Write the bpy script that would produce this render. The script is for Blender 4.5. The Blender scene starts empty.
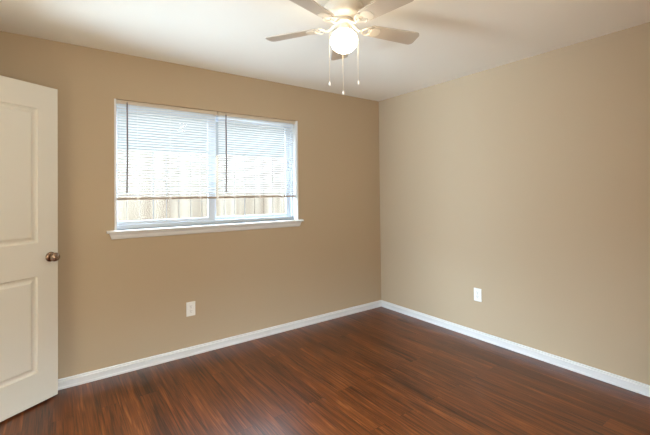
import bpy, bmesh, math, random
from mathutils import Vector, Matrix
random.seed(7)
sc = bpy.context.scene
C = sc.collection
H = 2.44                      # ceiling height
WL, WR, WB, WT = -2.776, -1.1425, 1.083, 2.084   # window opening
XL, YB = -3.80, -3.50         # left wall, back wall
HY0, HY1 = -1.285, -0.495     # doorway in the left wall

# ------------------------------------------------------------- camera
cam = bpy.data.cameras.new('camera')
cam.sensor_width = 36.0
cam.lens = 372.71 / 650 * 36.0
cam.shift_y = -29.31 / 650
cam.clip_start = 0.02
camo = bpy.data.objects.new('camera', cam); C.objects.link(camo)
yaw, pitch, roll = .627, .0136, -.0113
fw = Vector((math.sin(yaw) * math.cos(pitch), math.cos(yaw) * math.cos(pitch), math.sin(pitch)))
rt = Vector((math.cos(yaw), -math.sin(yaw), 0)); up = rt.cross(fw)
r2 = rt * math.cos(roll) + up * math.sin(roll); u2 = -rt * math.sin(roll) + up * math.cos(roll)
m = Matrix((r2, u2, -fw)).transposed().to_4x4()
m.translation = Vector((-3.1399, -3.2204, 1.3471))
camo.matrix_world = m
sc.camera = camo

# ------------------------------------------------------------- sky, sun, exposure
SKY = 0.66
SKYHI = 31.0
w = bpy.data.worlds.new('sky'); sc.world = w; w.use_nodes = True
wn = w.node_tree; wn.nodes.clear()
wo = wn.nodes.new('ShaderNodeOutputWorld'); bg = wn.nodes.new('ShaderNodeBackground')
tc = wn.nodes.new('ShaderNodeTexCoord'); sx = wn.nodes.new('ShaderNodeSeparateXYZ'); rp = wn.nodes.new('ShaderNodeValToRGB')
wn.links.new(tc.outputs['Generated'], sx.inputs[0]); wn.links.new(sx.outputs['Z'], rp.inputs[0])
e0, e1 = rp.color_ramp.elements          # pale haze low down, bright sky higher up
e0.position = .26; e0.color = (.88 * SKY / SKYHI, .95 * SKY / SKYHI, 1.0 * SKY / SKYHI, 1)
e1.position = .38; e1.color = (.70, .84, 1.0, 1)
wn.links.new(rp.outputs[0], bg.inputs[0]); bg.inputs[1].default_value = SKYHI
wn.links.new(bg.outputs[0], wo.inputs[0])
sun = bpy.data.lights.new('sun', 'SUN'); sun.energy = 22.0; sun.color = (1.0, .96, .90); sun.angle = math.radians(.6)
suno = bpy.data.objects.new('sun', sun); C.objects.link(suno)
suno.rotation_euler = Vector((-.30, -.50, .95)).to_track_quat('Z', 'Y').to_euler()
suno.location = (-2, -6, 8)
GLOBE = 17.0                  # radiance of the lamp globe
HALL = 480.0                   # fill light added in the unseen hallway, watts
hd = bpy.data.lights.new('hallway_fill', 'AREA'); hd.shape = 'RECTANGLE'; hd.size = 1.5; hd.size_y = 1.3; hd.energy = HALL; hd.color = (.60, .80, 1.0)
hdo = bpy.data.objects.new('hallway_fill', hd); C.objects.link(hdo)
hdo.location = (XL - 2.95, -.74, .75); hdo.rotation_euler = (math.radians(90), 0, math.radians(-90))
BACK = 55.0                   # fill light added outside the unseen back wall, watts
bd = bpy.data.lights.new('back_fill', 'AREA'); bd.shape = 'RECTANGLE'; bd.size = 1.5; bd.size_y = 1.1; bd.energy = BACK; bd.color = (1.0, .91, .78)
bdo = bpy.data.objects.new('back_fill', bd); C.objects.link(bdo)
bdo.location = (-2.2, YB - .30, 1.35); bdo.rotation_euler = (math.radians(90), 0, 0)
BX0, BX1, BZ0, BZ1 = -2.95, -1.45, .80, 1.90  # opening added in the unseen back wall to let that fill in

vs = sc.view_settings
sc.display_settings.display_device = 'sRGB'
vs.view_transform = 'Standard'; vs.look = 'None'; vs.gamma = 1.0; vs.use_curve_mapping = False
vs.exposure = 0.0
sc.cycles.use_denoising = True
sc.cycles.max_bounces = 16; sc.cycles.diffuse_bounces = 10; sc.cycles.glossy_bounces = 6
sc.cycles.transmission_bounces = 8; sc.cycles.transparent_max_bounces = 16
sc.cycles.sample_clamp_indirect = 8.0
sc.cycles.caustics_reflective = False; sc.cycles.caustics_refractive = False

# ------------------------------------------------------------- materials
def mat(name, col, rough=.5, metal=0.0, bump=None, spec=.5, var=0.0, varscale=3.0, coat=0.0):
    m = bpy.data.materials.new(name); m.use_nodes = True
    n = m.node_tree; b = n.nodes['Principled BSDF']
    b.inputs['Base Color'].default_value = (*col, 1); b.inputs['Roughness'].default_value = rough
    b.inputs['Metallic'].default_value = metal; b.inputs['Specular IOR Level'].default_value = spec
    b.inputs['Coat Weight'].default_value = coat
    t = n.nodes.new('ShaderNodeTexCoord')
    if var:
        nz = n.nodes.new('ShaderNodeTexNoise'); nz.inputs['Scale'].default_value = varscale; nz.inputs['Detail'].default_value = 4
        n.links.new(t.outputs['Object'], nz.inputs['Vector'])
        mx = n.nodes.new('ShaderNodeMix'); mx.data_type = 'RGBA'
        mx.inputs[6].default_value = (*[c * (1 - var) for c in col], 1); mx.inputs[7].default_value = (*[min(1, c * (1 + var)) for c in col], 1)
        n.links.new(nz.outputs['Fac'], mx.inputs[0]); n.links.new(mx.outputs[2], b.inputs['Base Color'])
    if bump:
        s, d, st = bump
        nz = n.nodes.new('ShaderNodeTexNoise'); nz.inputs['Scale'].default_value = s; nz.inputs['Detail'].default_value = 3
        n.links.new(t.outputs['Object'], nz.inputs['Vector'])
        bp = n.nodes.new('ShaderNodeBump'); bp.inputs['Distance'].default_value = d; bp.inputs['Strength'].default_value = st
        n.links.new(nz.outputs['Fac'], bp.inputs['Height']); n.links.new(bp.outputs[0], b.inputs['Normal'])
    return m

def wood_floor():
    m = bpy.data.materials.new('laminate planks'); m.use_nodes = True
    n = m.node_tree; N = n.nodes; L = n.links; b = N['Principled BSDF']
    t = N.new('ShaderNodeTexCoord'); sp = N.new('ShaderNodeSeparateXYZ'); L.new(t.outputs['Object'], sp.inputs[0])
    cb = N.new('ShaderNodeCombineXYZ'); L.new(sp.outputs['Y'], cb.inputs['X']); L.new(sp.outputs['X'], cb.inputs['Y'])
    br = N.new('ShaderNodeTexBrick'); L.new(cb.outputs[0], br.inputs['Vector'])
    br.offset = .37; br.offset_frequency = 2; br.squash = 1
    br.inputs['Color1'].default_value = (0, 0, 0, 1); br.inputs['Color2'].default_value = (1, 1, 1, 1); br.inputs['Mortar'].default_value = (.5, .5, .5, 1)
    br.inputs['Scale'].default_value = 1; br.inputs['Brick Width'].default_value = 1.2; br.inputs['Row Height'].default_value = .122
    br.inputs['Mortar Size'].default_value = .0012; br.inputs['Mortar Smooth'].default_value = .3; br.inputs['Bias'].default_value = 0
    # per-plank shift of the grain
    shift = N.new('ShaderNodeVectorMath'); shift.operation = 'SCALE'; shift.inputs['Scale'].default_value = 7.0
    L.new(br.outputs['Color'], shift.inputs[0])
    add = N.new('ShaderNodeVectorMath'); add.operation = 'ADD'; L.new(t.outputs['Object'], add.inputs[0]); L.new(shift.outputs[0], add.inputs[1])
    def grain(sxx, syy, det, dist):
        mp = N.new('ShaderNodeMapping'); mp.inputs['Scale'].default_value = (sxx, syy, 1); L.new(add.outputs[0], mp.inputs['Vector'])
        nz = N.new('ShaderNodeTexNoise'); nz.inputs['Scale'].default_value = 1; nz.inputs['Detail'].default_value = det
        nz.inputs['Distortion'].default_value = dist; L.new(mp.outputs[0], nz.inputs['Vector']); return nz.outputs['Fac']
    g1 = grain(95, 3.0, 5, .9); g2 = grain(30, 1.2, 4, 1.6); g3 = grain(7, .8, 2, .5)
    def math_(op, a, bb):
        q = N.new('ShaderNodeMath'); q.operation = op
        for i, v in enumerate((a, bb)):
            if isinstance(v, (int, float)): q.inputs[i].default_value = v
            else: L.new(v, q.inputs[i])
        return q.outputs[0]
    g = math_('ADD', math_('MULTIPLY', g1, .45), math_('ADD', math_('MULTIPLY', g2, .35), math_('MULTIPLY', g3, .2)))
    g = math_('ADD', g, math_('MULTIPLY', math_('SUBTRACT', br.outputs['Color'], .5), .035))
    cr = N.new('ShaderNodeValToRGB'); L.new(g, cr.inputs[0]); e = cr.color_ramp.elements
    e[0].position = .37; e[0].color = (.020, .0050, .0012, 1)
    e[1].position = .64; e[1].color = (.255, .080, .018, 1)
    x = cr.color_ramp.elements.new(.46); x.color = (.078, .0190, .0038, 1)
    x = cr.color_ramp.elements.new(.56); x.color = (.150, .0390, .0075, 1)
    mx = N.new('ShaderNodeMix'); mx.data_type = 'RGBA'; L.new(br.outputs['Fac'], mx.inputs[0]); L.new(cr.outputs[0], mx.inputs[6]); mx.inputs[7].default_value = (.018, .006, .003, 1)
    L.new(mx.outputs[2], b.inputs['Base Color'])
    rr = N.new('ShaderNodeMapRange'); rr.inputs['To Min'].default_value = .27; rr.inputs['To Max'].default_value = .36; L.new(g1, rr.inputs['Value']); L.new(rr.outputs[0], b.inputs['Roughness'])
    bp = N.new('ShaderNodeBump'); bp.inputs['Distance'].default_value = .0006; bp.inputs['Strength'].default_value = .25
    hh = math_('SUBTRACT', g1, br.outputs['Fac']); L.new(hh, bp.inputs['Height']); L.new(bp.outputs[0], b.inputs['Normal'])
    b.inputs['Specular IOR Level'].default_value = .48
    b.inputs['Coat Weight'].default_value = .0; b.inputs['Coat Roughness'].default_value = .22
    return m

def fence_mat():
    m = mat('weathered fence boards', (.78, .70, .58), .85, var=.0)
    n = m.node_tree; N = n.nodes; L = n.links; b = N['Principled BSDF']
    t = N.new('ShaderNodeTexCoord'); mp = N.new('ShaderNodeMapping'); mp.inputs['Scale'].default_value = (9, 9, .5); L.new(t.outputs['Object'], mp.inputs[0])
    nz = N.new('ShaderNodeTexNoise'); nz.inputs['Scale'].default_value = 1; nz.inputs['Detail'].default_value = 3; L.new(mp.outputs[0], nz.inputs[0])
    cr = N.new('ShaderNodeValToRGB'); cr.color_ramp.elements[0].position = .3; cr.color_ramp.elements[0].color = (.054, .039, .025, 1)
    cr.color_ramp.elements[1].position = .62; cr.color_ramp.elements[1].color = (.108, .094, .074, 1)
    L.new(nz.outputs['Fac'], cr.inputs[0]); L.new(cr.outputs[0], b.inputs['Base Color'])
    return m

def glass_mat():
    m = bpy.data.materials.new('window glass'); m.use_nodes = True; n = m.node_tree; n.nodes.clear()
    o = n.nodes.new('ShaderNodeOutputMaterial'); mx = n.nodes.new('ShaderNodeMixShader')
    tr = n.nodes.new('ShaderNodeBsdfTransparent'); gl = n.nodes.new('ShaderNodeBsdfGlossy'); gl.inputs['Roughness'].default_value = .02
    tr.inputs[0].default_value = (.94, .96, .96, 1); mx.inputs[0].default_value = .008
    n.links.new(tr.outputs[0], mx.inputs[1]); n.links.new(gl.outputs[0], mx.inputs[2]); n.links.new(mx.outputs[0], o.inputs[0]); return m

def slat_mat():
    m = bpy.data.materials.new('white blind vinyl'); m.use_nodes = True; n = m.node_tree; b = n.nodes['Principled BSDF']
    b.inputs['Base Color'].default_value = (.68, .68, .67, 1); b.inputs['Roughness'].default_value = .45
    o = n.nodes['Material Output']; mx = n.nodes.new('ShaderNodeMixShader'); tl = n.nodes.new('ShaderNodeBsdfTranslucent')
    tl.inputs[0].default_value = (.85, .86, .86, 1); mx.inputs[0].default_value = .12
    n.links.new(b.outputs[0], mx.inputs[1]); n.links.new(tl.outputs[0], mx.inputs[2]); n.links.new(mx.outputs[0], o.inputs[0]); return m

def emis(name, col, s):
    m = bpy.data.materials.new(name); m.use_nodes = True; n = m.node_tree; n.nodes.clear()
    o = n.nodes.new('ShaderNodeOutputMaterial'); e = n.nodes.new('ShaderNodeEmission'); e.inputs[0].default_value = (*col, 1); e.inputs[1].default_value = s
    n.links.new(e.outputs[0], o.inputs[0]); return m

M_WALL = mat('tan wall paint', (.470, .362, .240), .75, bump=(170, .0012, .22), spec=.25)
M_CEIL = mat('ceiling paint', (.90, .86, .77), .85, bump=(120, .0015, .3), spec=.2)
M_FLOOR = wood_floor()
M_TRIM = mat('white trim paint', (.72, .71, .69), .38)
M_DOOR = mat('white door paint', (.70, .65, .55), .42)
M_VINYL = mat('white vinyl', (.64, .71, .80), .4)
M_SLAT = slat_mat()
M_RAIL = mat('blind rail enamel', (.66, .56, .44), .45)
M_BRAIL = mat('shaded blind bottom rail', (.40, .32, .26), .45)  # shade of the backlit rail is put into its colour
M_WAND = mat('smoky blind wand', (.20, .165, .16), .3)
M_CORD = mat('blind cord', (.82, .80, .76), .8)
M_GLASS = glass_mat()
M_PLATE = mat('outlet plastic', (.84, .82, .77), .35)
M_SLOT = mat('outlet slot', (.03, .028, .025), .6)
M_BRONZE = mat('aged pewter knob', (.30, .205, .14), .24, metal=1.0, var=.25, varscale=40)
M_FAN = mat('cream fan enamel', (.66, .60, .50), .32)
M_BLADE = mat('cream fan blade', (.52, .45, .37), .42)
M_BRASS = mat('pull chain metal', (.78, .66, .46), .35, metal=.6)
M_GLOBE = emis('lit opal globe', (1.0, .86, .66), GLOBE)
M_FENCE = fence_mat()
M_GROUND = mat('sunlit gravel yard', (.62, .60, .56), .95, var=.25, varscale=6, bump=(60, .01, .5))
M_CARPET = mat('hall carpet', (.40, .33, .25), .95, bump=(400, .003, .6))
M_SIDING = mat('exterior brick render', (.62, .55, .47), .9, var=.1, varscale=5)
M_HINGE = mat('hinge metal', (.45, .36, .26), .35, metal=1.0)

# ------------------------------------------------------------- mesh helpers
def box(bm, x0, x1, y0, y1, z0, z1, bev=0, M=None):
    vs_ = [bm.verts.new((x, y, z)) for x in (x0, x1) for y in (y0, y1) for z in (z0, z1)]
    f = [(0, 1, 3, 2), (4, 6, 7, 5), (0, 4, 5, 1), (2, 3, 7, 6), (0, 2, 6, 4), (1, 5, 7, 3)]
    fs = [bm.faces.new([vs_[i] for i in q]) for q in f]
    if bev:
        es = list({e for q in fs for e in q.edges})
        r = bmesh.ops.bevel(bm, geom=es, offset=bev, segments=2, affect='EDGES', profile=.5)
        vs_ = list({v for q in r['faces'] for v in q.verts} | {v for v in vs_ if v.is_valid})
    if M is not None: bmesh.ops.transform(bm, matrix=M, verts=[v for v in vs_ if v.is_valid])
    return vs_

def lathe(bm, prof, seg=32, M=None):
    """prof: list of (radius, height) about local Z."""
    rings = []; allv = []
    for r, z in prof:
        if r < 1e-5: v = [bm.verts.new((0, 0, z))]
        else: v = [bm.verts.new((r * math.cos(2 * math.pi * i / seg), r * math.sin(2 * math.pi * i / seg), z)) for i in range(seg)]
        rings.append(v); allv += v
    for a, b in zip(rings, rings[1:]):
        for i in range(seg):
            j = (i + 1) % seg
            if len(a) == 1 and len(b) == 1: continue
            if len(a) == 1: bm.faces.new((a[0], b[i], b[j]))
            elif len(b) == 1: bm.faces.new((a[i], b[0], a[j]))
            else: bm.faces.new((a[i], b[i], b[j], a[j]))
    for v in (rings[0], rings[-1]):
        if len(v) > 1: bm.faces.new(v)
    if M is not None: bmesh.ops.transform(bm, matrix=M, verts=allv)
    return allv

def tube(bm, pts, r, seg=8, sy=1.0):
    """tube along points; radius may be a list"""
    pts = [Vector(q) for q in pts]; n = len(pts)
    rs = r if isinstance(r, (list, tuple)) else [r] * n
    rings = []
    for i, q in enumerate(pts):
        d = (pts[min(i + 1, n - 1)] - pts[max(i - 1, 0)]).normalized()
        ref = Vector((0, 0, 1)) if abs(d.z) < .9 else Vector((1, 0, 0))
        a = d.cross(ref).normalized(); b = a.cross(d).normalized()
        rings.append([bm.verts.new(q + a * rs[i] * math.cos(2 * math.pi * k / seg) + b * rs[i] * sy * math.sin(2 * math.pi * k / seg)) for k in range(seg)])
    for A, B in zip(rings, rings[1:]):
        for k in range(seg): bm.faces.new((A[k], A[(k + 1) % seg], B[(k + 1) % seg], B[k]))
    bm.faces.new(rings[0]); bm.faces.new(rings[-1])

def extrude_profile(bm, prof, origin, along, out, length):
    """prof points (out distance, height) swept along a horizontal direction"""
    o = Vector(origin); al = Vector(along); ou = Vector(out)
    A = [bm.verts.new(o + ou * p[0] + Vector((0, 0, p[1]))) for p in prof]
    B = [bm.verts.new(o + ou * p[0] + Vector((0, 0, p[1])) + al * length) for p in prof]
    n = len(prof)
    for i in range(n): bm.faces.new((A[i], A[(i + 1) % n], B[(i + 1) % n], B[i]))
    bm.faces.new(A); bm.faces.new(B)

def obj(name, bm, material, parent=None, smooth=False, kind=None):
    bmesh.ops.recalc_face_normals(bm, faces=bm.faces)
    me = bpy.data.meshes.new(name); bm.to_mesh(me); bm.free()
    if smooth:
        me.polygons.foreach_set('use_smooth', [True] * len(me.polygons))
        me.set_sharp_from_angle(angle=math.radians(35))
    me.materials.append(material)
    o = bpy.data.objects.new(name, me); C.objects.link(o)
    if parent: o.parent = parent
    if kind: o['kind'] = kind
    return o

def empty(name, loc=(0, 0, 0), rotz=0, kind=None, parent=None):
    o = bpy.data.objects.new(name, None); C.objects.link(o); o.location = loc; o.rotation_euler = (0, 0, rotz)
    o.empty_display_size = .1
    if kind: o['kind'] = kind
    if parent: o.parent = parent
    return o

def tag(o, label, cat, group=None):
    o['label'] = label; o['category'] = cat
    if group: o['group'] = group

# ------------------------------------------------------------- room shell
T = .14
bm = bmesh.new(); box(bm, XL, 0, YB, 0, -.12, 0); obj('floor', bm, M_FLOOR, kind='structure')['label'] = 'glossy dark reddish brown wood plank floor'
bm = bmesh.new(); box(bm, XL - T, T, YB - T, T, H, H + .2); obj('ceiling', bm, M_CEIL, kind='structure')
# window wall, with its opening
bm = bmesh.new()
box(bm, XL - T, WL, 0, T, -.12, H); box(bm, WR, T, 0, T, -.12, H)
box(bm, WL, WR, 0, T, -.12, WB); box(bm, WL, WR, 0, T, WT, H)
obj('wall_front', bm, M_WALL, kind='structure')
bm = bmesh.new(); box(bm, 0, T, YB - T, 0, -.12, H); obj('wall_right', bm, M_WALL, kind='structure')
bm = bmesh.new()
box(bm, XL - T, BX0, YB - T, YB, -.12, H); box(bm, BX1, 0, YB - T, YB, -.12, H); box(bm, BX0, BX1, YB - T, YB, -.12, BZ0); box(bm, BX0, BX1, YB - T, YB, BZ1, H)
obj('wall_back', bm, M_WALL, kind='structure')
bm = bmesh.new(); g_ = .03
box(bm, BX0, BX0 + g_, YB - .11, YB - .06, BZ0, BZ1); box(bm, BX1 - g_, BX1, YB - .11, YB - .06, BZ0, BZ1)
box(bm, BX0, BX1, YB - .11, YB - .06, BZ0, BZ0 + g_); box(bm, BX0, BX1, YB - .11, YB - .06, BZ1 - g_, BZ1); box(bm, (BX0 + BX1) / 2 - .02, (BX0 + BX1) / 2 + .02, YB - .10, YB - .07, BZ0, BZ1)
w2 = obj('added_window', bm, M_VINYL, kind='structure')  # window added out of view, around the opening for the fill light
bm = bmesh.new(); box(bm, BX0 + .01, BX1 - .01, YB - .087, YB - .083, BZ0 + .01, BZ1 - .01); obj('pane', bm, M_GLASS, w2)
bm = bmesh.new()
DH = 2.10
box(bm, XL - T, XL, YB, HY0, -.12, H); box(bm, XL - T, XL, HY1, 0, -.12, H); box(bm, XL - T, XL, HY0, HY1, DH, H)
obj('wall_left', bm, M_WALL, kind='structure')
# hallway behind the doorway
bm = bmesh.new(); box(bm, XL - 3.05, XL, -2.4, .6, -.12, -.001); obj('floor_hallway', bm, M_CARPET, kind='structure')
bm = bmesh.new()
box(bm, XL - 3.15, XL - 3.05, -2.4, .6, -.12, H); box(bm, XL - 3.05, XL - T, -2.5, -2.4, -.12, H); box(bm, XL - 3.05, XL - T, .6, .7, -.12, H)
obj('wall_hallway', bm, M_WALL, kind='structure')
bm = bmesh.new(); box(bm, XL - 3.05, XL - T, -2.4, .6, H, H + .1); obj('ceiling_hallway', bm, M_CEIL, kind='structure')
bm = bmesh.new(); box(bm, XL - 3.05, XL - T, T, .6, H + .1, H + .2); bm.free()

# baseboards: 7 cm ogee with a rounded top
BB = [(0, 0), (.0150, 0), (.0150, .014), (.0125, .017), (.0120, .046), (.0135, .050), (.0125, .055), (.0080, .058), (.0075, .062), (.0085, .065), (.0070, .069), (.0030, .0708), (0, .071)]
def baseboard(name, o, al, ou, ln):
    bm = bmesh.new(); extrude_profile(bm, BB, o, al, ou, ln); return obj(name, bm, M_TRIM, smooth=True, kind='structure')
baseboard('baseboard_front', (XL, 0, 0), (1, 0, 0), (0, -1, 0), -XL)
baseboard('baseboard_right', (0, 0, 0), (0, -1, 0), (-1, 0, 0), -YB)
baseboard('baseboard_back', (XL, YB, 0), (1, 0, 0), (0, 1, 0), -XL)
bm = bmesh.new()
extrude_profile(bm, BB, (XL, YB, 0), (0, 1, 0), (1, 0, 0), HY0 - .06 - YB)
extrude_profile(bm, BB, (XL, HY1 + .06, 0), (0, 1, 0), (1, 0, 0), -HY1 - .06)
obj('baseboard_left', bm, M_TRIM, smooth=True, kind='structure')

# door casing and jamb (trim_1)
bm = bmesh.new()
for x0, x1 in ((XL, XL + .016), (XL - T - .016, XL - T)):
    box(bm, x0, x1, HY0 - .06, HY0, 0, DH + .0, .003); box(bm, x0, x1, HY1, HY1 + .06, 0, DH, .003); box(bm, x0, x1, HY0 - .06, HY1 + .06, DH, DH + .06, .003)
box(bm, XL - T, XL, HY0, HY0 + .012, 0, DH); box(bm, XL - T, XL, HY1 - .012, HY1, 0, DH); box(bm, XL - T, XL, HY0, HY1, DH - .012, DH)
obj('trim_1', bm, M_TRIM, kind='structure')

# ------------------------------------------------------------- window
win = empty('window_1', ((WL + WR) / 2, 0, WB), kind='structure')
win['label'] = 'white sliding window with two panes above a wooden sill'
wx = (WL + WR) / 2
def wobj(name, bm, mt, parent=win, smooth=False):
    bmesh.ops.translate(bm, verts=bm.verts, vec=(-wx, 0, -WB)); return obj(name, bm, mt, parent, smooth)
# white liner boards of the opening
bm = bmesh.new()
J = .014
box(bm, WL, WL + J, -.004, .075, WB, WT); box(bm, WR - J, WR, -.004, .075, WB, WT)
wobj('window_jamb', bm, M_TRIM)
# stool and apron
bm = bmesh.new()
zs = WB
prof = [(-.075, zs - .001), (-.075, zs - .018), (.036, zs - .018), (.041, zs - .015), (.043, zs - .009), (.041, zs - .003), (.036, zs)]
prof = [(a, b) for a, b in prof]; prof[0] = (-.075, zs)
extrude_profile(bm, prof, (WL + J * .0, 0, 0), (1, 0, 0), (0, -1, 0), WR - WL)
for a, b_ in ((WL - .052, WL), (WR, WR + .040)):
    extrude_profile(bm, [(0, zs - .018), (.036, zs - .018), (.041, zs - .015), (.043, zs - .009), (.041, zs - .003), (.036, zs), (0, zs)], (a, 0, 0), (1, 0, 0), (0, -1, 0), b_ - a)
wobj('window_sill', bm, M_TRIM)
bm = bmesh.new()
ap = [(0, zs - .018), (.024, zs - .018), (.024, zs - .024), (.019, zs - .032), (.016, zs - .050), (.013, zs - .060), (.008, zs - .066), (0, zs - .067)]
x0, x1 = WL - .036, WR + .024
A = []; 
for xx, s in ((x0, 1), (x1, -1)):
    A.append([bm.verts.new((xx + s * (zs - .018 - q[1]) * .35, -q[0], q[1])) for q in ap])
for i in range(len(ap)):
    j = (i + 1) % len(ap); bm.faces.new((A[0][i], A[0][j], A[1][j], A[1][i]))
bm.faces.new(A[0]); bm.faces.new(A[1])
wobj('sill_apron', bm, M_TRIM)
# vinyl frame
FY0, FY1 = .075, .135
bm = bmesh.new()
f = .024
box(bm, WL, WL + f * .8, FY0, FY1, WB, WT, .002); box(bm, WR - f - .006, WR, FY0, FY1, WB, WT, .002)
box(bm, WL, WR, FY0, FY1, WB - .002, WB + .034, .002); box(bm, WL, WR, FY0, FY1, WT - .04, WT, .002)
MX = -1.975
wobj('window_frame', bm, M_VINYL)
def sash(x0, x1, y0, y1, sl, sr, name):
    bm = bmesh.new(); z0, z1 = WB + .034, WT - .04
    box(bm, x0, x0 + sl, y0, y1, z0, z1, .0025); box(bm, x1 - sr, x1, y0, y1, z0, z1, .0025)
    box(bm, x0 + sl, x1 - sr, y0 + .001, y1 - .001, z0, z0 + .028, .0025); box(bm, x0 + sl, x1 - sr, y0 + .001, y1 - .001, z1 - .028, z1, .0025)
    s = wobj(name, bm, M_VINYL)
    bm = bmesh.new(); ym = (y0 + y1) / 2
    box(bm, x0 + sl - .004, x1 - sr + .004, ym - .002, ym + .002, z0 + .024, z1 - .024)
    bmesh.ops.translate(bm, verts=bm.verts, vec=(-wx, 0, -WB)); obj('pane', bm, M_GLASS, s)
    return s
sash(WL + f * .8, MX + .002, .082, .106, .012, .062, 'window_sash')
sash(MX - .03, WR - f - .006, .108, .130, .052, .050, 'window_sash')
bm = bmesh.new(); box(bm, MX - .036, MX - .016, .070, .082, 1.55, 1.63, .003); wobj('sash_latch', bm, M_VINYL)

# ------------------------------------------------------------- blinds
def blind(x0, x1, wandx, label, brk):
    cx = (x0 + x1) / 2
    t = empty('window_blind', (cx, .035, WT - .0005)); tag(t, label, 'window blind', 'mini blinds in the window')
    ztop = WT - .0005
    def P(name, bm, mt, smooth=False, parent=t):
        bmesh.ops.translate(bm, verts=bm.verts, vec=(-cx, -.035, -ztop)); return obj(name, bm, mt, parent, smooth)
    bm = bmesh.new(); box(bm, x0, x1, .018, .045, ztop - .026, ztop, .002); P('headrail', bm, M_RAIL)
    for a, b_ in [(x0 - .001, x0 + .022), (x1 - .022, x1 + .001)]:
        bm = bmesh.new(); box(bm, a, b_, .0145, .0475, ztop - .029, ztop + .001, .002); P('end_bracket', bm, M_RAIL)
    # slats: thin arched strips, nearly level, tipped a little
    zb = 1.333; n = 34; z_first = ztop - .040; pitch = (z_first - zb - .012) / (n - 1)
    bm = bmesh.new(); tilt = math.radians(-24); hw = .0125
    for i in range(n):
        z = z_first - i * pitch
        prev = None
        K = 5
        top = []; bot = []
        for k in range(K):
            u = -1 + 2 * k / (K - 1)
            yy = u * hw; zz = .0022 * (1 - u * u)
            Y = .032 + yy * math.cos(tilt) - zz * math.sin(tilt); Z = z + yy * math.sin(tilt) + zz * math.cos(tilt)
            top.append((bm.verts.new((x0 + .006, Y, Z + .0003)), bm.verts.new((x1 - .006, Y, Z + .0003))))
            bot.append((bm.verts.new((x0 + .006, Y, Z - .0003)), bm.verts.new((x1 - .006, Y, Z - .0003))))
        for k in range(K - 1):
            bm.faces.new((top[k][0], top[k][1], top[k + 1][1], top[k + 1][0]))
            bm.faces.new((bot[k][0], bot[k + 1][0], bot[k + 1][1], bot[k][1]))
            for e in (0, 1): bm.faces.new((top[k][e], top[k + 1][e], bot[k + 1][e], bot[k][e]))
        for k in (0, K - 1): bm.faces.new((top[k][0], bot[k][0], bot[k][1], top[k][1]))
    P('slats', bm, M_SLAT, True)
    bm = bmesh.new(); box(bm, x0 + .004, x1 - .004, .019, .044, zb - .021, zb - .003, .003)
    r = P('bottom_rail', bm, M_BRAIL)
    for q in (x0 + .15, cx, x1 - .15):
        bm = bmesh.new(); box(bm, q - .009, q + .009, .0165, .0465, zb - .023, zb - .001, .002); P('cord_plug', bm, M_CORD, parent=r)
        bm = bmesh.new()
        for yy in (.0185, .0455): tube(bm, [(q, yy, ztop - .026), (q, yy, zb - .01)], .0007, 5)
        P('ladder_cord', bm, M_CORD)
    bm = bmesh.new(); tube(bm, [(wandx, .008, ztop - .022), (wandx, .005, 1.6), (wandx - .004, .006, 1.365)], .0058, 6)
    wd = P('tilt_wand', bm, M_WAND, True)
    bm = bmesh.new(); tube(bm, [(wandx, .018, ztop - .012), (wandx, .007, ztop - .014), (wandx, .007, ztop - .030)], .0028, 6)
    P('wand_hook', bm, M_WAND, True, parent=wd)
    return t
blind(WL + J + .002, -1.972, -2.686, 'white mini blind over the left window pane, nearer the open door', False)
blind(-1.960, WR - J - .002, -1.893, 'white mini blind over the right window pane, nearer the room corner', True)

# ------------------------------------------------------------- door, swung open towards the window wall
DE = Vector((-3.1242, -.1006)); Dd = Vector((-.841, -.541)).normalized()
DW = .762; DT = .035; DZ0, DZ1 = .012, 2.077
hinge = DE + Dd * DW
ang = math.atan2(-Dd.y, -Dd.x)        # from hinge towards the free edge
door = empty('door_1', (hinge.x, hinge.y, 0), ang, kind='structure')
door['label'] = 'open white two-panel door at the left edge of the view'
def door_face(bm, ys, sgn):
    """panelled face; ys = y of the face plane, sgn = +1 when the room-side normal is +y"""
    st = .125
    # (outer rect) -> groove -> raised field ; local x from hinge, free edge at DW
    rects = [(st, DW - st, .209, .833), (st, DW - st, 1.046, 1.923)]
    xs = [0, st, DW - st, DW]; zs_ = [DZ0, .209, .833, 1.046, 1.923, DZ1]
    g = {}
    def v(x, z, d=0):
        k = (round(x, 5), round(z, 5), round(d, 5))
        if k not in g: g[k] = bm.verts.new((x, ys - sgn * d, z))
        return g[k]
    for i in range(3):
        for j in range(5):
            if i == 1 and j in (1, 3): continue
            bm.faces.new((v(xs[i], zs_[j]), v(xs[i + 1], zs_[j]), v(xs[i + 1], zs_[j + 1]), v(xs[i], zs_[j + 1])))
    steps = [(0, 0), (.003, .0015), (.008, .0110), (.014, .0135), (.020, .0135), (.026, .0120), (.040, .0030), (.046, .0022)]
    for (a, b_, c, d) in rects:
        for (i0, d0), (i1, d1) in zip(steps, steps[1:]):
            o = [(a + i0, c + i0), (b_ - i0, c + i0), (b_ - i0, d - i0), (a + i0, d - i0)]
            n = [(a + i1, c + i1), (b_ - i1, c + i1), (b_ - i1, d - i1), (a + i1, d - i1)]
            for k in range(4):
                l = (k + 1) % 4
                bm.faces.new((v(*o[k], d0), v(*o[l], d0), v(*n[l], d1), v(*n[k], d1)))
        i1, d1 = steps[-1]
        bm.faces.new([v(*q, d1) for q in ((a + i1, c + i1), (b_ - i1, c + i1), (b_ - i1, d - i1), (a + i1, d - i1))])
    return [v(0, DZ0), v(DW, DZ0), v(DW, DZ1), v(0, DZ1)], g
bm = bmesh.new()
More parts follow.
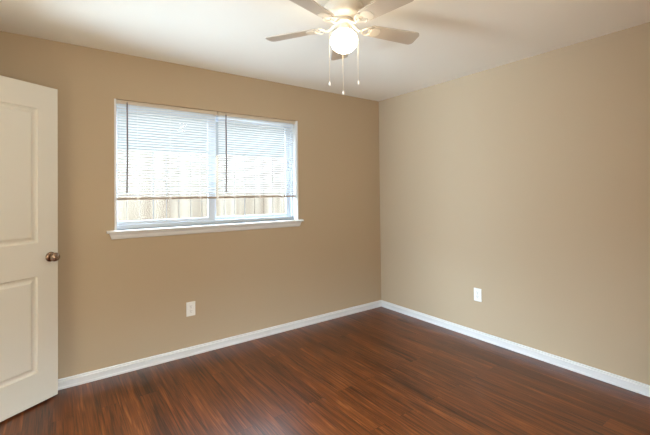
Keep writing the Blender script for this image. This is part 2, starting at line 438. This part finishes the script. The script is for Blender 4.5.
# camera-side face lies in the plane y=0 of the door frame (normal -y), the slab is behind it
ca, ga = door_face(bm, 0, -1); cb_, gb = door_face(bm, DT, 1)
zsl = [DZ0, .209, .833, 1.046, 1.923, DZ1]
for x in (0, DW):
    for a, b_ in zip(zsl, zsl[1:]):
        k = lambda z: (round(x, 5), round(z, 5), 0)
        bm.faces.new((ga[k(a)], ga[k(b_)], gb[k(b_)], gb[k(a)]))
for z in (DZ0, DZ1):
    xl = [0, .125, DW - .125, DW]
    for a, b_ in zip(xl, xl[1:]):
        k = lambda x: (round(x, 5), round(z, 5), 0)
        bm.faces.new((ga[k(a)], ga[k(b_)], gb[k(b_)], gb[k(a)]))
slab = obj('door_slab', bm, M_DOOR, door)
md = slab.modifiers.new('edge', 'BEVEL'); md.width = .0025; md.segments = 2; md.limit_method = 'ANGLE'; md.angle_limit = math.radians(60)
KX, KZ = DW - .049, .945
def knob(side):
    M = Matrix.Translation((KX, 0 if side < 0 else DT, KZ)) @ Matrix.Rotation(math.radians(90 if side < 0 else -90), 4, 'X')
    bm = bmesh.new(); lathe(bm, [(.0, 0), (.032, 0), (.0325, .004), (.030, .008), (.024, .011), (.014, .013), (.012, .013)], 36, M)
    k = obj('door_knob', bm, M_BRONZE, door, True)
    bm = bmesh.new(); lathe(bm, [(.011, .010), (.011, .024), (.015, .029), (.024, .034), (.0285, .043), (.0290, .050), (.026, .058), (.019, .063), (.012, .065), (.011, .0635), (0, .0635)], 36, M)
    obj('knob_ball', bm, M_BRONZE, k, True)
knob(-1); knob(1)
bm = bmesh.new(); box(bm, DW - .0008, DW + .0012, DT / 2 - .0125, DT / 2 + .0125, KZ - .028, KZ + .028, .0005); obj('latch_plate', bm, M_HINGE, door)
for z in (.22, 1.02, 1.85):
    bm = bmesh.new(); lathe(bm, [(0, 0), (.006, 0), (.006, .089), (0, .089)], 12, Matrix.Translation((-.006, DT + .004, z))); box(bm, -.004, .028, DT, DT + .0015, z, z + .089); obj('hinge', bm, M_HINGE, door, True)

# ------------------------------------------------------------- wall outlets
def outlet(name, loc, rotz, label, w_=.074, h_=.118):
    t = empty(name, loc, rotz); tag(t, label, 'outlet')
    bm = bmesh.new(); box(bm, -w_ / 2, w_ / 2, -.006, 0, -h_ / 2, h_ / 2, .0025); obj('cover_plate', bm, M_PLATE, t)
    for s in (-1, 1):
        bm = bmesh.new()
        zc = s * .0195; pts = []
        for i in range(24):
            a = 2 * math.pi * i / 24; pts.append((.0168 * math.cos(a), max(-.0138, min(.0138, .0168 * math.sin(a)))))
        A = [bm.verts.new((x, -.0085, zc + z)) for x, z in pts]; B = [bm.verts.new((x, -.005, zc + z)) for x, z in pts]
        for i in range(24): bm.faces.new((A[i], A[(i + 1) % 24], B[(i + 1) % 24], B[i]))
        bm.faces.new(A); bm.faces.new(B)
        r = obj('receptacle', bm, M_PLATE, t)
        bm = bmesh.new()
        for sx_, hh in ((-.0065, .008), (.0065, .0065)): box(bm, sx_ - .0012, sx_ + .0012, -.0088, -.0080, zc + .0015, zc + .0015 + hh)
        lathe(bm, [(0, 0), (.0024, 0), (.0024, .0008), (0, .0008)], 10, Matrix.Translation((0, -.0080, zc - .0065)) @ Matrix.Rotation(math.radians(90), 4, 'X'))
        obj('slot', bm, M_SLOT, r)
    bm = bmesh.new(); lathe(bm, [(0, 0), (.0030, 0), (.0026, .0012), (0, .0016)], 12, Matrix.Translation((0, -.006, 0)) @ Matrix.Rotation(math.radians(90), 4, 'X')); obj('screw', bm, M_HINGE, t)
outlet('wall_outlet', (-2.216, 0, .388), 0, 'cream wall outlet on the tan wall below the window')
outlet('wall_outlet', (0, -1.257, .401), math.radians(-90), 'white wall outlet on the plain right-hand wall')

# ------------------------------------------------------------- ceiling fan
FD, FLAT = 2.12, .118
FX = -3.14 + FD * .587 + FLAT * .81; FY = -3.22 + FD * .81 - FLAT * .587
ZB = 2.298                    # blade plane
fan = empty('ceiling_fan', (FX, FY, H)); tag(fan, 'cream ceiling fan with a lit round globe and three pull chains', 'ceiling fan')
R0 = H - ZB
def F(z): return z - H        # heights in fan coordinates
bm = bmesh.new()
lathe(bm, [(0, F(H)), (.060, F(H)), (.064, F(H - .008)), (.072, F(H - .020)), (.098, F(H - .030)), (.116, F(H - .036)), (.122, F(H - .046)), (.122, F(H - .070)), (.116, F(H - .080)), (.098, F(H - .090)), (.074, F(H - .098)), (.056, F(H - .102)), (0, F(H - .102))], 48)
obj('motor_housing', bm, M_FAN, fan, True)
bm = bmesh.new()
lathe(bm, [(0, F(H - .100)), (.050, F(H - .100)), (.055, F(H - .106)), (.056, F(H - .122)), (.050, F(H - .128)), (.034, F(H - .131)), (0, F(H - .131))], 40)
obj('flywheel_hub', bm, M_FAN, fan, True)
bm = bmesh.new()
ZG = 2.217                    # globe centre
lathe(bm, [(0, F(H - .129)), (.034, F(H - .129)), (.036, F(H - .134)), (.031, F(H - .137)), (.036, F(H - .141)), (.040, F(H - .150)), (.040, F(H - .158)), (.044, F(H - .161)), (.045, F(H - .168)), (.038, F(H - .171)), (0, F(H - .171))], 40)
kit = obj('light_kit', bm, M_FAN, fan, True)
bm = bmesh.new()
GR = .078
gp = [(0.036, F(ZG) + .060)]
for i in range(14):
    a = math.radians(58 - i * (148 / 13)); gp.append((GR * math.cos(a) if i < 13 else 0, F(ZG) + GR * .88 * math.sin(a) * (1.0 if a > 0 else 1.0)))
gp.insert(0, (0, F(ZG) + .060))
lathe(bm, gp, 40)
obj('globe', bm, M_GLOBE, fan, True)
def chain(ang_deg, r, ztop, zbot):
    a = math.radians(ang_deg); x, y = r * math.cos(a), r * math.sin(a)
    bm = bmesh.new(); tube(bm, [(x * .45, y * .45, F(ztop)), (x * .9, y * .9, F(ztop) - .004), (x, y, F(ztop) - .02), (x, y, F(zbot) + .02)], .0009, 6)
    c = obj('pull_chain', bm, M_BRASS, fan, True)
    bm = bmesh.new(); lathe(bm, [(0, .026), (.0025, .025), (.0035, .020), (.0052, .013), (.0058, .007), (.0045, .002), (0, 0)], 14, Matrix.Translation((x, y, F(zbot)))); obj('chain_fob', bm, M_PLATE, c, True)
vd = math.degrees(math.atan2(.81, .587))     # viewing direction, degrees
chain(vd + 88, .084, 2.268, 1.960)
chain(vd - 88, .080, 2.268, 1.965)
chain(vd + 2, .084, 2.268, 1.930)
TH0 = 55; TILT = math.radians(-11)
for k in range(5):
    a = math.radians(TH0 + 72 * k)
    Mz = Matrix.Rotation(a, 4, 'Z')
    # scrolled iron: foot on the hub, two open arms, pad under the blade
    bm = bmesh.new()
    zr = F(ZB)
    tube(bm, [(.046, 0, F(H - .118)), (.070, 0, zr + .004), (.095, 0, zr - .012), (.118, 0, zr - .008), (.135, 0, zr - .004)], [.010, .009, .008, .008, .007], 8, .7)
    for s in (-1, 1):
        pts = []
        for i in range(11):
            u = i / 10; pts.append((.110 + .062 * u, s * (.030 * math.sin(math.pi * u) + .018 * u), zr - .008 + .002 * u + s * TILT * .03 * u))
        tube(bm, pts, .0048, 7)
    rings = [( .168 , .026), (.178, .036), (.196, .038), (.215, .028), (.226, .012)]
    up_, dn = [], []
    outl = [(x, -y) for x, y in rings] + [(x, y) for x, y in reversed(rings)]
    up_ = [bm.verts.new((x, y, zr - .0045 + math.sin(TILT) * y)) for x, y in outl]; dn = [bm.verts.new((x, y, zr - .0095 + math.sin(TILT) * y)) for x, y in outl]
    for i in range(len(outl)): j = (i + 1) % len(outl); bm.faces.new((up_[i], up_[j], dn[j], dn[i]))
    bm.faces.new(up_); bm.faces.new(dn)
    bmesh.ops.transform(bm, matrix=Mz, verts=bm.verts)
    # blade: rounded board, tapered to the root
    b2 = bmesh.new(); o = []
    r0, r1, w0, w1 = .160, .475, .048, .060
    for x, y in ((r0, -w0 * .8), (r0 + .012, -w0)): o.append((x, y))
    for i in range(9):
        q = math.radians(-90 + 90 * i / 8); o.append((r1 - .028 + .028 * math.cos(q), -w1 + .028 + .028 * math.sin(q)))
    for i in range(9):
        q = math.radians(90 * i / 8); o.append((r1 - .028 + .028 * math.cos(q), w1 - .028 + .028 * math.sin(q)))
    for x, y in ((r0 + .012, w0), (r0, w0 * .8)): o.append((x, y))
    A = [b2.verts.new((x, y * math.cos(TILT), zr + .0025 - .035 * (x - r0) + y * math.sin(TILT))) for x, y in o]; B = [b2.verts.new((x, y * math.cos(TILT), zr - .0035 - .035 * (x - r0) + y * math.sin(TILT))) for x, y in o]
    for i in range(len(o)): j = (i + 1) % len(o); b2.faces.new((A[i], A[j], B[j], B[i]))
    b2.faces.new(A); b2.faces.new(B)
    bmesh.ops.transform(b2, matrix=Mz, verts=b2.verts)
    bl = obj('fan_blade', b2, M_BLADE, fan)
    obj('blade_iron', bm, M_FAN, bl, True)

# ------------------------------------------------------------- outside
bm = bmesh.new(); box(bm, -14, 12, T, 16, -.32, -.12); obj('ground_yard', bm, M_GROUND, kind='structure')
FYY = 1.72
fe = empty('yard_fence', (-1.5, FYY, -.12)); tag(fe, 'sunlit pale wooden picket fence outside the window', 'fence')
bm = bmesh.new(); x = -6.0
while x < 5.0:
    wv = .138; zt = 1.885 + random.uniform(-.006, .006)
    box(bm, x + 1.5, x + wv + 1.5, -.009 + random.uniform(-.002, .002), .009, .02, zt + .12)
    x += wv + random.choice((.006, .008, .012, .016))
obj('pickets', bm, M_FENCE, fe)
bm = bmesh.new()
for z in (.35, 1.0, 1.7): box(bm, -4.4, 6.4, .010, .048, z, z + .088)
obj('fence_rails', bm, M_FENCE, fe)
for px in (-4.2, -1.8, .6, 3.0, 5.4):
    bm = bmesh.new(); box(bm, px, px + .09, .048, .138, 0, 1.9, .004); obj('fence_post', bm, M_FENCE, fe)
